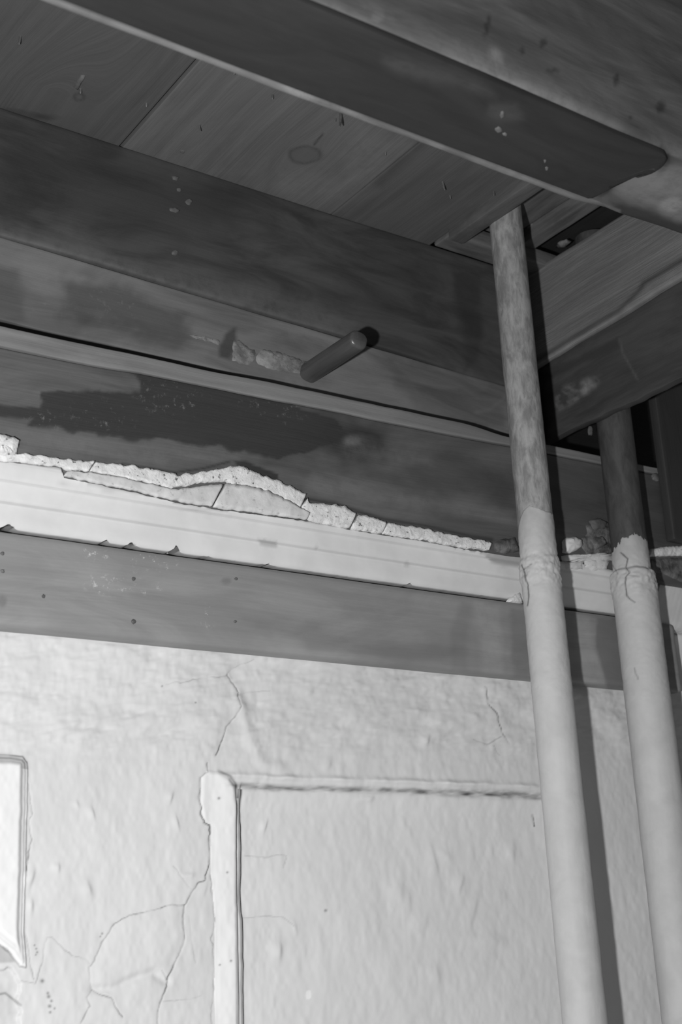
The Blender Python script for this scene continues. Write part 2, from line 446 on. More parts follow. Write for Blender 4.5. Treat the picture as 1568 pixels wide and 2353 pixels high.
near = (wq[:, 0] > -60) & (wq[:, 0] < 1650) & (wq[:, 1] > 1480) & (wq[:, 1] < 2420)
for pl, am in cracks:
    d = np.full(len(h), 99.); d[near] = segdist(wqj[near], pl)
    dirt_shade += .80*am*vary*np.exp(-(d/1.45)**2); h += .0007*am*np.exp(-(d/2.2)**2)
# plates of plaster that have shifted along the cracks
plate = polydist(wq, C7([(1028, 1280), (960, 1275), (720, 1335), (640, 1380), (535, 1560), (497, 1620), (510, 1745), (620, 1790), (760, 1700), (900, 1650), (985, 1570), (1028, 1470)]))
h -= .0016*sstep(-1, 26, plate)
h += .0035*np.exp(-(segdist(wq, C7([(520, 1745), (620, 1740), (730, 1690), (850, 1650), (920, 1700)]))/11)**2)
h -= .0030*np.exp(-(segdist(wq, [(545, 1605), (572, 1690), (600, 1755), (640, 1762)])/13)**2)
# blisters, runs and dents of the paint
for bx, by, rx, ry, am in ((392, 1832, 8, 15, .003), (213, 1869, 7, 16, .003), (406, 1890, 7, 18, .003), (133, 1993, 8, 10, .003), (203, 2043, 14, 20, .004), (72, 2018, 10, 20, .004), (178, 1848, 6, 9, .002),
        (72, 2080, 8, 14, .003), (652, 2182, 12, 26, .006), (980, 1700, 9, 14, .004), (950, 2080, 14, 30, .003), (930, 2050, 14, 22, .003), (1010, 1980, 10, 40, .003), (1040, 1965, 14, 18, .003),
        (1100, 2090, 14, 40, .003), (1150, 2160, 40, 16, .004), (1015, 2235, 16, 24, .003), (855, 1835, 16, 8, .004), (790, 1682, 22, 10, .004), (755, 1757, 12, 12, .003), (985, 2120, 18, 26, .003), (1190, 1960, 12, 24, .003),
        (620, 1895, 6, 14, .003), (1070, 2030, 10, 22, .003), (440, 2012, 14, 7, .003), (470, 2045, 10, 16, .002), (690, 2130, 4, 16, .002), (1170, 2060, 20, 14, .002)):
    ex = wq[:, 0]-bx+.25*(wq[:, 1]-by)*np.sign(by % 3-1)
    dd = np.hypot(ex/np.where(ex > 0, rx*.55, rx*1.7), (wq[:, 1]-by)/ry)
    h -= .75*am*np.exp(-dd**2*1.1)
for bx, by, r_ in ((80, 2172, 2.2), (84, 2180, 2.2), (86, 2188, 2.4), (83, 2194, 2), (98, 2254, 4.5), (112, 2290, 4), (118, 2300, 3), (110, 2282, 3), (114, 2312, 4), (125, 2317, 2.2), (115, 2326, 3), (760, 2091, 3.2), (448, 1615, 2), (372, 1577, 2), (236, 2145, 2.4), (232, 2152, 2), (500, 1835, 3), (520, 2005, 2.4), (505, 2217, 2.2), (528, 2208, 2.5)):
    dirt_shade += .75*np.exp(-(np.hypot(wq[:, 0]-bx, wq[:, 1]-by)/r_)**2)
white += ell(wq, 722, 2286, 7, 11, .1, .2)
wall_co = wp.copy(); wall_co[:, 1] += h
dirt_shade = np.clip(dirt_shade, 0, .95)
idx = np.arange(XX.size).reshape(XX.shape)
quads = np.stack([idx[:-1, :-1].ravel(), idx[1:, :-1].ravel(), idx[1:, 1:].ravel(), idx[:-1, 1:].ravel()], 1)
cx = x[quads].mean(1); cz = z[quads].mean(1)
fr_ = rail[quads].all(1); fb_ = block[quads].all(1)
topm = (cz < ztop+.016) & (cz >= ztop-.016) & (cx > X1) & (cx < XR) & ~fr_
fp_ = (cx > X1) & (cx < XR) & (cz < ztop-.016) & ~fr_ & ~fb_
rest = ~(fr_ | fb_ | topm | fp_)
def sub(name, mask, mat, parent):
    q = quads[mask]; u, inv = np.unique(q, return_inverse=True)
    return mesh_obj(name, wall_co[u], inv.reshape(q.shape), mat, parent, dict(stain=dirt_shade[u], pale=white[u]))
wall = struct(sub('wall_back', rest, M_WALL, None), 'cracked white painted plaster wall')
part(sub('panel', fp_, M_PANEL, wall), 'sunken painted panel beside the near pipe')
part(sub('panel_moulding', fr_, M_RAIL, wall), 'upright bright moulding with rounded top')
part(sub('panel_moulding', topm, M_PANEL, wall), 'moulded top edge of the panel, shade painted in')
part(sub('panel_moulding', fb_, M_RAIL, wall), 'moulding stub with broken lower end')
# backing added behind the boards and above; gap shade is its near-black colour
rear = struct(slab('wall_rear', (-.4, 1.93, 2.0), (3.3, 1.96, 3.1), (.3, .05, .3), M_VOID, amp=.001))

# ================================================================== CEILING
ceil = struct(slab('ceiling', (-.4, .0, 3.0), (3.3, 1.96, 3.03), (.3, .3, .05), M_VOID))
K1 = P(700, 356, 'Z', ZC); K2 = P(182, 221, 'Z', ZC); K3 = P(150, 205, 'Z', ZC)
def ceil_gu(co):
    u = co[:, 0].copy()+.012*fbm(np.stack([co[:, 0]*3, co[:, 1]*2.2, 0*co[:, 0]], 1), 70, 2)
    u += .05*np.exp(-((co[:, 0]-K3[0]+.03)/.07)**2)*np.clip((co[:, 1]-1.35)/.25, -1, 1.5)**2
    for kk, R in ((K1, .021), (K2, .009)):
        dx = u-kk[0]; dy = (co[:, 1]-kk[1])*.55
        d2 = np.maximum(dx*dx+dy*dy, R*R)
        u = kk[0]+dx*(1-.92*R*R/d2)
    return u
def ceil_fn(co, q, at):
    d = np.hypot((q[:, 0]-700)/36, (q[:, 1]-356)/19)
    d = d+.12*fbm(np.stack([q[:, 0]*.05, q[:, 1]*.05, 0*q[:, 0]], 1), 71, 2)
    at['stain'] += .42*np.exp(-((d-1)/.16)**2)+.16*(d < 1)
    d = np.hypot((q[:, 0]-182)/11, (q[:, 1]-223)/8)
    at['stain'] += .6*np.exp(-((d-1)/.35)**2)
    at['stain'] += .8*np.exp(-(segdist(q, [(722, 332), (742, 308)])/2.5)**2)
    at['stain'] += .5*ell(q, 60, 262, 60, 8, .2)+.3*ell(q, 110, 268, 30, 6, .1)
    at['stain'] += .35*blot(q, [(860, 420), (960, 320), (985, 330), (880, 430)], 12, 6, .03, 3)
    at['pale'] += .22*blot(q, [(600, 430), (720, 390), (780, 400), (830, 300), (930, 330), (790, 470)], 30, 20, .02, 4)
    at['stain'] = np.clip(at['stain'], 0, 1)
sx = [P(285, 330, 'Z', ZC)[0], P(770, 487, 'Z', ZC)[0], P(985, 567, 'Z', ZC)[0]]
edges = [(-.05, .42), (.423, sx[0]-.0035), (sx[0]+.0035, sx[1]-.0012), (sx[1]+.0012, sx[2])]
cplanks = []
for i, (a, c) in enumerate(edges):
    o = slab('plank', (a, .25, ZC), (c, 1.83, ZC+.026), (.0035, .005, .026), M_CEIL[(0, 0, 1, 2)[i]], 'Y', .0015, .0012, (4, 2, 4), ceil,
             fn=ceil_fn, seed=60+i, guf=ceil_gu)
    cplanks.append(o)
for n_, (o, lb) in enumerate(zip(cplanks[1:], ('wide knotty ceiling board at the upper left', 'wide ceiling board with the large oval knot', 'darker ceiling board beside the pipe hole'))): part(o, lb)
def nail(xp, yp, L, w, tilt, seed, bend=0., mat=M_NAIL):
    c = P(xp, yp, 'Z', ZC)
    par = cplanks[3] if c[0] > sx[1] else cplanks[2] if c[0] > sx[0] else cplanks[1]
    ring = 7; co = []; F = []
    H = [0, .35, .7, .92, 1.0]; Rr = [1, .95, .8, .55, .12]
    for t, rr in zip(H, Rr):
        off = np.array([math.cos(tilt), math.sin(tilt), 0])*(L*.15*t+bend*t*t)
        for k in range(ring):
            a = 2*math.pi*k/ring
            co.append(c+off+np.array([w*rr*math.cos(a), w*rr*math.sin(a), .004-L*t]))
    for j in range(len(H)-1):
        for k in range(ring):
            F.append([j*ring+k, j*ring+(k+1) % ring, (j+1)*ring+(k+1) % ring, (j+1)*ring+k])
    F.append([(len(H)-1)*ring+k for k in range(ring)])
    z0 = np.zeros(len(co))
    return mesh_obj('nail', co, F, mat, par, dict(stain=z0, pale=z0))
for k, (a, b_, L, w, ti, be) in enumerate(((48, 84, .018, .0022, 2.2, .0), (337, 238, .012, .0025, 4.2, .0), (457, 287, .018, .002, 5.4, 0), (540, 164, .012, .0022, 3, 0), (628, 218, .014, .0022, 3.4, 0),
        (784, 262, .042, .0026, 3.9, .012), (771, 272, .012, .002, 3.6, 0), (886, 350, .010, .002, 1, 0), (1017, 418, .024, .0022, 5, 0), (1034, 450, .012, .002, 5, 0), (1135, 441, .014, .0025, 4, 0), (185, 205, .014, .0025, 4.5, 0))):
    nail(a, b_, L, w, ti, k, be)
part(patch('wood_chip', [(168, 200), (186, 172), (197, 172), (190, 186), (178, 206)], 'Z', ZC, -.004, M_SPOT, cplanks[1], 5, .8), 'pale splinter')
spot('plaster_spot', 419, 348, 7, 5, 'Z', ZC, -.002, M_SPOT, cplanks[2], 12)

# pipe hole: battens and the floor of the storey above
part(slab('batten', (1.537, .6, 2.817), (1.573, 1.745, ZC+.02), (.006, .008, .012), M_STRIP, 'Y', .003, .0018, (20, 6, 20), ceil, seed=81), 'rough batten along the edge of the pipe hole')
part(slab('batten', (sx[2]+.004, 1.752, ZC-.004), (XP+.05, 1.806, ZC+.03), (.006, .006, .012), M_STRIP, 'X', .003, .002, (8, 20, 20), ceil, seed=82), 'rough strip between pipe hole and wall beam')
part(slab('subfloor_board', (1.45, .6, 2.895), (1.735, 1.9, 2.915), (.008, .008, .01), M_OLD, 'Y', .003, .004, (18, 5, 18), ceil, seed=83), 'splintered floor board seen up through the hole')
part(slab('batten', (1.742, .6, 2.868), (1.778, 1.79, 2.915), (.006, .008, .012), M_STRIP, 'Y', .003, .003, (18, 5, 18), ceil, seed=84), 'narrow strip inside the pipe hole')
part(slab('subfloor_board', (1.79, .6, 2.945), (2.3, 1.9, 2.965), (.01, .01, .01), M_CASE, 'Y', .003, .005, (14, 6, 14), ceil, seed=85), 'dark floor board beside the partition')
for k, (a, b_) in enumerate(((1295, 560), (1255, 505), (1225, 520))):
    lump('mortar_crumb', P(a, b_, 'Z', 2.90), (.012, .016, .006), M_LUMP, ceil, 90+k, .5, 2)

# ================================================================== UPPER WALL: beam, board, plank
zj = lambda X: np.interp(X, [P(0, 540, 'Y', YF)[0], P(1155, 884, 'Y', YF)[0]], [P(0, 540, 'Y', YF)[2], P(1155, 884, 'Y', YF)[2]])
def zj_(X):
    x0, x1 = P(0, 540, 'Y', YF), P(1155, 884, 'Y', YF)
    return x0[2]+(X-x0[0])*(x1[2]-x0[2])/(x1[0]-x0[0])
def beam_warp(co):
    t = (co[:, 2]-2.60)/(ZC-2.60); out = co.copy()
    b = zj_(co[:, 0])+.004*fbm(np.stack([co[:, 0]*5, 0*co[:, 0], 0*co[:, 0]], 1), 101, 3)
    out[:, 2] = b+(ZC+.002-b)*t
    return out
def beam_fn(co, q, at):
    at['pale'] += .34*blot(q, [(-40, 505), (200, 560), (500, 640), (820, 730), (840, 800), (500, 710), (-40, 560)], 26, 26, .015, 4)
    at['pale'] += .16*blot(q, [(500, 520), (620, 560), (760, 640), (700, 640), (560, 580)], 26, 24, .02, 5)
    at['pale'] += .14*blot(q, [(250, 600), (520, 650), (820, 745), (780, 775), (420, 690), (200, 640)], 30, 24, .015, 6)
    at['pale'] += .13*blot(q, [(-20, 520), (180, 560), (330, 610), (240, 625), (-20, 570)], 24, 18, .02, 7)
    at['pale'] += .16*blot(q, [(590, 425), (720, 455), (760, 500), (640, 470)], 16, 10, .03, 8)
    at['stain'] += .5*blot(q, [(-20, 270), (330, 370), (560, 440), (560, 560), (250, 520), (-20, 470)], 50, 30, .012, 9)
    at['stain'] += .5*blot(q, [(1040, 620), (1100, 640), (1110, 840), (1070, 850)], 12, 14, .03, 10)
beam = slab('squared_timber', (-.3, YF-.003, 2.60), (XP-.003, YF+.10, ZC), (.006, .03, .0055), M_BEAM, 'X', .006, .003, (3, 8, 14), None, beam_warp, beam_fn, 100)
tag(beam, 'dark stained timber beam along the wall directly under the ceiling boards', 'beam')
for k, (a, b_, rx, ry) in enumerate(((400, 482, 13, 7), (434, 463, 8, 8), (402, 580, 8, 7), (412, 436, 6, 5), (404, 409, 9, 6))):
    spot('plaster_spot', a, b_, rx, ry, 'Y', YF-.0035, -.002, M_SPOT, beam, 110+k, .2)
zlow = P(600, 835, 'Y', YF)[2]
def wb_warp(co):
    t = (co[:, 2]-2.44)/(2.60-2.44); out = co.copy()
    b = 2.462+.006*fbm(np.stack([co[:, 0]*4, 0*co[:, 0], 0*co[:, 0]], 1), 121, 3)
    out[:, 2] = b+(zj_(co[:, 0])-.0005-b)*t
    return out
def wb_fn(co, q, at):
    at['stain'] += .6*blot(q, [(145, 640), (260, 655), (420, 720), (430, 790), (330, 775), (250, 760), (150, 740)], 30, 30, .03, 11)
    at['stain'] += .4*blot(q, [(-30, 610), (40, 620), (60, 740), (-30, 735)], 16, 16, .03, 12)
    at['stain'] += .35*blot(q, [(880, 810), (1160, 895), (1160, 985), (1000, 950), (900, 890)], 16, 26, .02, 13)
    n = fbm(np.stack([q[:, 0]*.12, q[:, 1]*.12, 0*q[:, 0]], 1), 14, 3)
    at['fleck'] += .35*blot(q, [(40, 600), (130, 620), (330, 690), (330, 740), (60, 720)], 30, 20, .02, 15)
    at['pale'] += .30*np.exp(-(segdist(q, [(1095, 948), (1128, 940), (1160, 915)])/5)**2)
    at['pale'] += .18*np.exp(-(segdist(q, [(850, 850), (940, 868), (1010, 893), (1060, 888), (1100, 915)])/4)**2)
    at['pale'] += .35*blot(q, [(425, 800), (480, 808), (470, 826), (430, 816)], 8, 5, .03, 16)
    at['stain'] += .8*blot(q, [(515, 770), (540, 755), (545, 790), (530, 830), (500, 822)], 6, 6, .04, 17)
wboard = slab('timber_board', (-.3, YF+.002, 2.44), (XP+.012, YF+.035, 2.60), (.005, .02, .005), M_WBOARD, 'X', .004, .003, (3, 8, 14), None, wb_warp, wb_fn, 120)
tag(wboard, 'lighter brown wall board below the dark beam, with the peg through it', 'board')
part(patch('plaster_residue', [(425, 768), (470, 772), (512, 785), (508, 796), (470, 788), (430, 778)], 'Y', YF+.004, -.003, M_RESID, wboard, 21), 'thin crust of old plaster')
part(patch('plaster_residue', [(532, 782), (548, 780), (560, 792), (585, 806), (590, 822), (572, 842), (548, 838), (532, 832), (530, 808)], 'Y', YF+.004, -.004, M_RESID, wboard, 22), 'crust of old plaster')
part(patch('plaster_residue', [(594, 803), (640, 808), (676, 822), (712, 836), (705, 852), (690, 862), (640, 856), (590, 840), (582, 828), (590, 815)], 'Y', YF+.004, -.005, M_RESID, wboard, 23), 'larger crust of old plaster beside the peg')

# peg
tip = P(820, 784, 'Y', 1.665); peg_r = .0205
n_t, ring = 70, 28
co = []; at_gl = []
for j in range(n_t):
    t = j/(n_t-1); yy = YF+.03+(1.655-(YF+.03))*t
    rr = peg_r*(1.0-.06*t)
    dtip = yy-1.655
    if dtip < .007: rr *= math.sqrt(max(.02, 1-((.007-dtip)/.0072)**2))*.34+.66
    for k in range(ring):
        a = 2*math.pi*k/ring
        fl = 1-.09*abs(math.cos(2*a+.5))**3       # whittled facets
        co.append((tip[0]+rr*fl*math.cos(a), yy, tip[2]+rr*fl*math.sin(a)*.92)); at_gl.append(yy)
idx_ = np.arange(n_t*ring).reshape(n_t, ring)
F = [[int(idx_[j, k]), int(idx_[j, (k+1) % ring]), int(idx_[j+1, (k+1) % ring]), int(idx_[j+1, k])] for j in range(n_t-1) for k in range(ring)]
F.append([int(v) for v in idx_[-1]]); F.append([int(v) for v in idx_[0][::-1]])
co = np.array(co)
tag(mesh_obj('wooden_peg', co, F, M_PEG, None, dict(gu=np.arctan2(co[:, 2]-tip[2], co[:, 0]-tip[0])*.02, gl=co[:, 1], stain=np.zeros(len(co)), pale=np.zeros(len(co)))),
    'round glossy wooden peg sticking out of the wall board', 'peg')

# proud plank with its own top batten
_pa, _pb = P(0, 748, 'Y', YP), P(1160, 990, 'Y', YP)
zpt = lambda X: _pa[2]+(X-_pa[0])*(_pb[2]-_pa[2])/(_pb[0]-_pa[0])
_ba, _bb = P(0, 797, 'Y', YP), P(1100, 1012, 'Y', YP)
zpb = lambda X: _ba[2]+(X-_ba[0])*(_bb[2]-_ba[2])/(_bb[0]-_ba[0])
w1 = lambda X, f, s: fbm(np.stack([X*f, 0*X, 0*X], 1), s, 4)
def plank_warp(co):
    t = (co[:, 2]-2.178)/(2.38-2.178); out = co.copy()
    out[:, 2] = 2.178+(zpb(co[:, 0])-.0012+.002*w1(co[:, 0], 9, 131)-2.178)*t
    return out
def plank_fn(co, q, at):
    s = blot(q, [(96, 905), (130, 905), (300, 898), (318, 896), (322, 880), (290, 850), (420, 866), (560, 890), (690, 930), (770, 960), (800, 1000), (745, 1030), (640, 1060), (520, 1030), (410, 1015), (250, 1005), (120, 985), (60, 980), (90, 940)], 5, 14, .03, 18)
    s = np.maximum(s, blot(q, [(-40, 925), (96, 938), (110, 960), (60, 962), (-40, 955)], 4, 4, .04, 19))
    s = np.maximum(s, .8*blot(q, [(560, 900), (760, 940), (900, 990), (880, 1050), (760, 1060), (620, 1050)], 40, 30, .02, 27))
    at['stain'] += .95*s
    at['stain'] += .45*blot(q, [(760, 990), (1190, 1080), (1195, 1180), (1000, 1130), (800, 1060)], 30, 40, .012, 20)
    at['stain'] += .5*blot(q, [(1250, 1060), (1640, 1080), (1640, 1260), (1250, 1230)], 20, 20, .02, 21)
    n = fbm(np.stack([q[:, 0]*.11, q[:, 1]*.09, 0*q[:, 0]], 1), 22, 3)
    for c in ((390, 915, 70, 40), (625, 935, 60, 30), (230, 955, 60, 30), (100, 965, 40, 18)):
        at['fleck'] += .36*ell(q, *c, .2, .7)
    at['pale'] += .20*ell(q, 808, 1012, 18, 12, 0, .6)+.12*blot(q, [(770, 1020), (830, 1005), (990, 1050), (1000, 1075), (800, 1050)], 14, 12, .03, 23)
    at['pale'] += .13*blot(q, [(-30, 985), (160, 1000), (420, 1030), (540, 1050), (380, 1075), (-30, 1030)], 20, 12, .02, 24)
    at['pale'] += .12*blot(q, [(720, 1085), (1180, 1180), (1180, 1205), (700, 1130)], 12, 12, .02, 25)
    at['stain'] += 1.0*blot(q, [(536, 1058), (560, 1058), (620, 1080), (640, 1090), (638, 1108), (620, 1112), (600, 1098), (550, 1078)], 3, 4, .06, 26)
    at['stain'] += .9*np.exp(-(segdist(q, [(280, 1064), (400, 1086), (470, 1076), (530, 1060)])/3)**2)+.9*np.exp(-(segdist(q, [(690, 1132), (700, 1146), (768, 1156), (812, 1172), (884, 1194), (980, 1209), (1080, 1232), (1130, 1240)])/5)**2)
    at['stain'] = np.clip(at['stain'], 0, 1)
plank = slab('stained_plank', (-.3, YP, 2.178), (2.7, YP+.03, 2.38), (.0036, .015, .0036), M_PLANK, 'X', .002, .002, (3, 8, 16), None, plank_warp, plank_fn, 130)
tag(plank, 'broad wall plank with a large dark stain above the broken plaster cornice', 'plank')
def bat_warp(co):
    t = (co[:, 2]-2.38)/.04; out = co.copy(); X = co[:, 0]
    b = zpb(X)+.0012+.002*w1(X, 9, 131); tp = zpt(X)+.003*w1(X, 4, 133)
    tp = np.where(X > P(1050, 960, 'Y', YP)[0], tp-.010*sstep(P(1050, 960, 'Y', YP)[0], P(1165, 990, 'Y', YP)[0], X), tp)
    out[:, 2] = b+(tp-b)*t; return out
part(slab('batten', (-.3, YP-.0015, 2.38), (2.12, YP+.026, 2.42), (.004, .01, .005), M_BATTEN, 'X', .004, .0015, (4, 8, 20), plank, bat_warp, None, 140), 'lighter strip along the top of the plank')

# ================================================================== GREY BOARD
zb0 = P(0, 1456, 'Y', YW)[2]; zb1 = P(600, 1303, 'Y', YB)[2]+.001
XB = P(1560, 1500, 'Y', YB)[0]
def gb_fn(co, q, at):
    n = fbm(np.stack([q[:, 0]*.16, q[:, 1]*.16, 0*q[:, 0]], 1), 30, 3)
    for c in ((255, 1345, 50, 16), (345, 1355, 20, 14), (350, 1285, 50, 18), (215, 1275, 30, 14), (310, 1330, 12, 12), (480, 1415, 14, 20)):
        at['fleck'] += .9*ell(q, *c, .1, .8)
    at['stain'] += .5*ell(q, 5, 1382, 10, 14)+.45*ell(q, 520, 1335, 11, 8)
    at['stain'] += .45*blot(q, [(560, 1420), (900, 1470), (1060, 1490), (1020, 1530), (700, 1490)], 24, 24, .015, 31)
    at['stain'] += .45*blot(q, [(1170, 1395), (1215, 1400), (1220, 1560), (1180, 1560)], 8, 8, .03, 32)
    at['stain'] += .3*blot(q, [(1030, 1450), (1060, 1380), (1085, 1390), (1070, 1540), (1040, 1540)], 10, 8, .03, 33)
    at['pale'] += .10*blot(q, [(1090, 1380), (1150, 1390), (1160, 1550), (1110, 1540)], 10, 8, .03, 34)
    at['stain'] += .65*blot(q, [(1370, 1415), (1450, 1425), (1460, 1600), (1395, 1590), (1370, 1480)], 5, 10, .03, 35)
    at['pale'] += .10*blot(q, [(1320, 1420), (1352, 1425), (1395, 1580), (1335, 1580)], 8, 8, .03, 36)
    at['stain'] = np.clip(at['stain'], 0, 1)
gboard = slab('painted_board', (-.3, YB, zb0), (XB, YW-.004, zb1), (.004, .006, .004), M_GREY, 'X', .009, .0012, (3, 8, 14), None, None, gb_fn, 150)
tag(gboard, 'smooth grey painted board nailed across the wall under the white cornice', 'board')
for k, (a, b_, r_) in enumerate(((308, 1330, 5), (308, 1428, 6), (543, 1330, 4), (541, 1428, 4), (100, 1370, 5), (6, 1312, 5), (6, 1272, 5))):
    spot('nail', a, b_, r_, r_, 'Y', YB-.001, -.0015, M_NAIL if k % 2 else M_SPOT, gboard, 160+k)

# ================================================================== CORNICE
YC = 1.733
zc0 = zb1+.0065
ctop = [(-330, 1000), (-60, 1048), (0, 1058), (143, 1073), (150, 1095), (300, 1126), (415, 1153), (480, 1163), (497, 1167), (600, 1180), (715, 1196), (835, 1219), (978, 1241), (1074, 1260), (1184, 1277), (1290, 1288), (1350, 1296), (1420, 1310), (1475, 1318)]
CT = np.array([P(a, b_, 'Y', YC) for a, b_ in ctop])
cxs = np.arange(CT[0, 0], CT[-1, 0], .003)
znom = np.array([0, .0, .002, .006, .012, .020, .028, .034, .0352, .0365, .0378, .039, .044, .050, .056, .062, .0642, .0655, .0668, .068, .074, .082, .088, .090, .092, .098, .106, .114, .122, .130])
def cprof(dz):
    """how far the moulding stands out, read from its reeded profile"""
    y = np.interp(dz, [0, .004, .012, .034, .036, .0385, .050, .063, .0655, .067, .09, .13],
                  [1.7690, 1.7640, 1.7620, 1.7600, 1.7605, 1.7530, 1.7505, 1.7485, 1.7488, 1.7420, 1.7370, 1.7330])
    return y
zt_c = np.interp(cxs, CT[:, 0], CT[:, 2])+.0012*w1(cxs, 120, 170)
chip = np.zeros_like(cxs)
for a, dp, wd in ((245, .006, .012), (403, .016, .014), (300, .006, .01), (615, .006, .02), (945, .007, .010), (20, .008, .02), (310, .003, .02), (480, .003, .02)):
    xc = P(a, 1222+a*.141, 'Y', 1.764)[0]; chip += dp*np.exp(-((cxs-xc)/wd*2)**2)
zbt = zc0+.0012*w1(cxs, 90, 171)+chip*(.6+.6*w1(cxs, 160, 172))
rows_co = []; rows_st = []
for j, dz in enumerate(znom):
    zz_ = np.minimum(np.maximum(zc0+dz, zbt), zt_c)
    if j == 0: yy = np.full_like(cxs, YW-.004)
    else: yy = cprof(np.maximum(zz_-zc0, 0))+.0009*fbm(np.stack([cxs*25, zz_*70, 0*cxs], 1), 173, 3)
    rows_co.append(np.stack([cxs, yy, zz_], 1)); rows_st.append(np.full_like(cxs, .9 if j < 1 else .55 if j == 1 else 0))  # underside and lower lip painted dark for the shade in the joint
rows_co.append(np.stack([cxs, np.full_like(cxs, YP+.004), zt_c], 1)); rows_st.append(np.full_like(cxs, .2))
R = len(rows_co); n = len(cxs); co = np.concatenate(rows_co); st = np.concatenate(rows_st)
idx = np.arange(R*n).reshape(R, n)
F = np.stack([idx[:-1, :-1].ravel(), idx[:-1, 1:].ravel(), idx[1:, 1:].ravel(), idx[1:, :-1].ravel()], 1).tolist()
F.append([int(v) for v in idx[:, 0]]); F.append([int(v) for v in idx[::-1, -1]])
cq = pix(co)
st = st+.42*blot(cq, [(1105, 1268), (1180, 1276), (1225, 1285), (1225, 1300), (1160, 1302), (1130, 1290)], 3, 3, .05, 174)
st = st+.30*blot(cq, [(592, 1238), (636, 1246), (640, 1260), (600, 1256)], 3, 5, .1, 175)+.2*ell(cq, 727, 1258, 4, 6)+.2*ell(cq, 935, 1297, 6, 7)
st = st+.22*np.clip(1.5*fbm(np.stack([cq[:, 0]*.02, cq[:, 1]*.1, 0*cq[:, 0]], 1), 176, 3), 0, 1)*np.exp(-(segdist(cq, [(100, 1105), (300, 1140), (420, 1165), (480, 1175)])/8)**2)
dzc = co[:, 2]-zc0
st = st+.16*np.exp(-((dzc-.0365)/.0016)**2)+.13*np.exp(-((dzc-.0655)/.0016)**2)+.08*np.exp(-((dzc-.090)/.002)**2)  # shading of the reed steps, painted as thin darker lines
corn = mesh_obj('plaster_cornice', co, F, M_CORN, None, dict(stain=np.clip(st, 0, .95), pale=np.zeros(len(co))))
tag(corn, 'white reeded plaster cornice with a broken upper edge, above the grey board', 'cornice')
# rough first coat, broken into pieces, along the top
At = [(-330, 985), (-60, 1030), (42, 1040), (150, 1052), (205, 1058), (280, 1066), (400, 1088), (450, 1082), (500, 1071), (530, 1064), (555, 1074), (600, 1092), (625, 1101), (660, 1118), (690, 1133), (700, 1150), (768, 1159), (811, 1178), (835, 1185), (883, 1200), (978, 1214), (1074, 1236), (1118, 1243), (1132, 1252)]
Ab = [(-330, 1006), (-60, 1052), (0, 1056), (140, 1070), (150, 1076), (205, 1080), (235, 1085), (395, 1120), (430, 1114), (500, 1102), (590, 1120), (650, 1146), (700, 1172), (716, 1194), (768, 1206), (811, 1214), (835, 1217), (883, 1225), (978, 1239), (1074, 1258), (1118, 1263), (1132, 1258)]
def cut(L, a, b_):
    xs_ = [p[0] for p in L]; ys_ = [p[1] for p in L]
    o = [(a, float(np.interp(a, xs_, ys_)))]+[p for p in L if a < p[0] < b_]+[(b_, float(np.interp(b_, xs_, ys_)))]
    return o
for k, (a, b_) in enumerate(((-330, 205), (209, 690), (694, 805), (809, 880), (883, 1125))):
    layer('plaster_chunk', cut(At, a, b_), cut(Ab, a, b_), 1.7365, YP+.002, M_COAT, corn, 180+k, .0034, .0008)
# finish coat still clinging in front
Bt = [(-330, 1008), (-60, 1054), (0, 1059), (140, 1073), (150, 1080), (235, 1088), (395, 1122), (430, 1116), (500, 1104), (590, 1122), (650, 1148), (700, 1174), (714, 1184)]
Bb = [(-330, 1008), (0, 1062), (143, 1090), (150, 1092), (300, 1123), (415, 1150), (480, 1160), (497, 1164), (600, 1177), (700, 1191), (714, 1193)]
for k, (a, b_) in enumerate(((150, 488), (493, 706))):
    layer('finish_coat', cut(Bt, a, b_), cut(Bb, a, b_), 1.7335, YP-.004, M_COAT2, corn, 190+k, .0022, .0006)
part(patch('plaster_chunk', [(-40, 990), (8, 996), (34, 1004), (47, 1014), (44, 1034), (38, 1052), (-40, 1052)], 'Y', 1.738, -.012, M_COAT, corn, 31, 1.2, .007), 'loose lump standing up from the broken edge')
# mortar and lumps round the pipes
for k, (ol, yy, th, mm) in enumerate((
        ([(1335, 1240), (1350, 1225), (1345, 1205), (1365, 1190), (1398, 1196), (1408, 1225), (1408, 1272), (1385, 1278), (1350, 1274), (1338, 1262)], 1.744, -.003, M_LUMP),
        ([(1292, 1245), (1300, 1233), (1318, 1232), (1335, 1242), (1338, 1255), (1328, 1266), (1305, 1274), (1292, 1270)], 1.744, -.011, M_CORN),
        ([(1355, 1197), (1375, 1188), (1398, 1200), (1392, 1215), (1365, 1217)], 1.739, -.005, M_SPOT),
        ([(1358, 1238), (1384, 1230), (1397, 1252), (1372, 1264)], 1.739, -.006, M_LUMP),
        ([(1293, 1278), (1340, 1273), (1385, 1269), (1412, 1276), (1408, 1290), (1350, 1291), (1296, 1291)], 1.742, -.007, M_COAT2),
        ([(1345, 1288), (1375, 1281), (1403, 1291), (1396, 1309), (1360, 1311), (1343, 1302)], 1.739, -.004, M_COAT2),
        ([(1300, 1291), (1342, 1289), (1340, 1308), (1302, 1307)], 1.739, -.003, M_COAT2),
        ([(1132, 1251), (1150, 1238), (1185, 1234), (1196, 1268), (1160, 1273), (1136, 1264)], 1.744, -.006, M_LUMP),
        ([(1163, 1384), (1180, 1366), (1197, 1358), (1203, 1386)], 1.762, -.004, M_COAT))):
    patch('mortar_lump', ol, 'Y', yy, th, mm, corn, 200+k, 1.5, .006)
layer('plaster_chunk', [(1492, 1258), (1530, 1254), (1568, 1251), (2200, 1370)], [(1492, 1278), (1530, 1276), (1568, 1275), (2200, 1392)], 1.737, YP+.002, M_COAT, corn, 210)
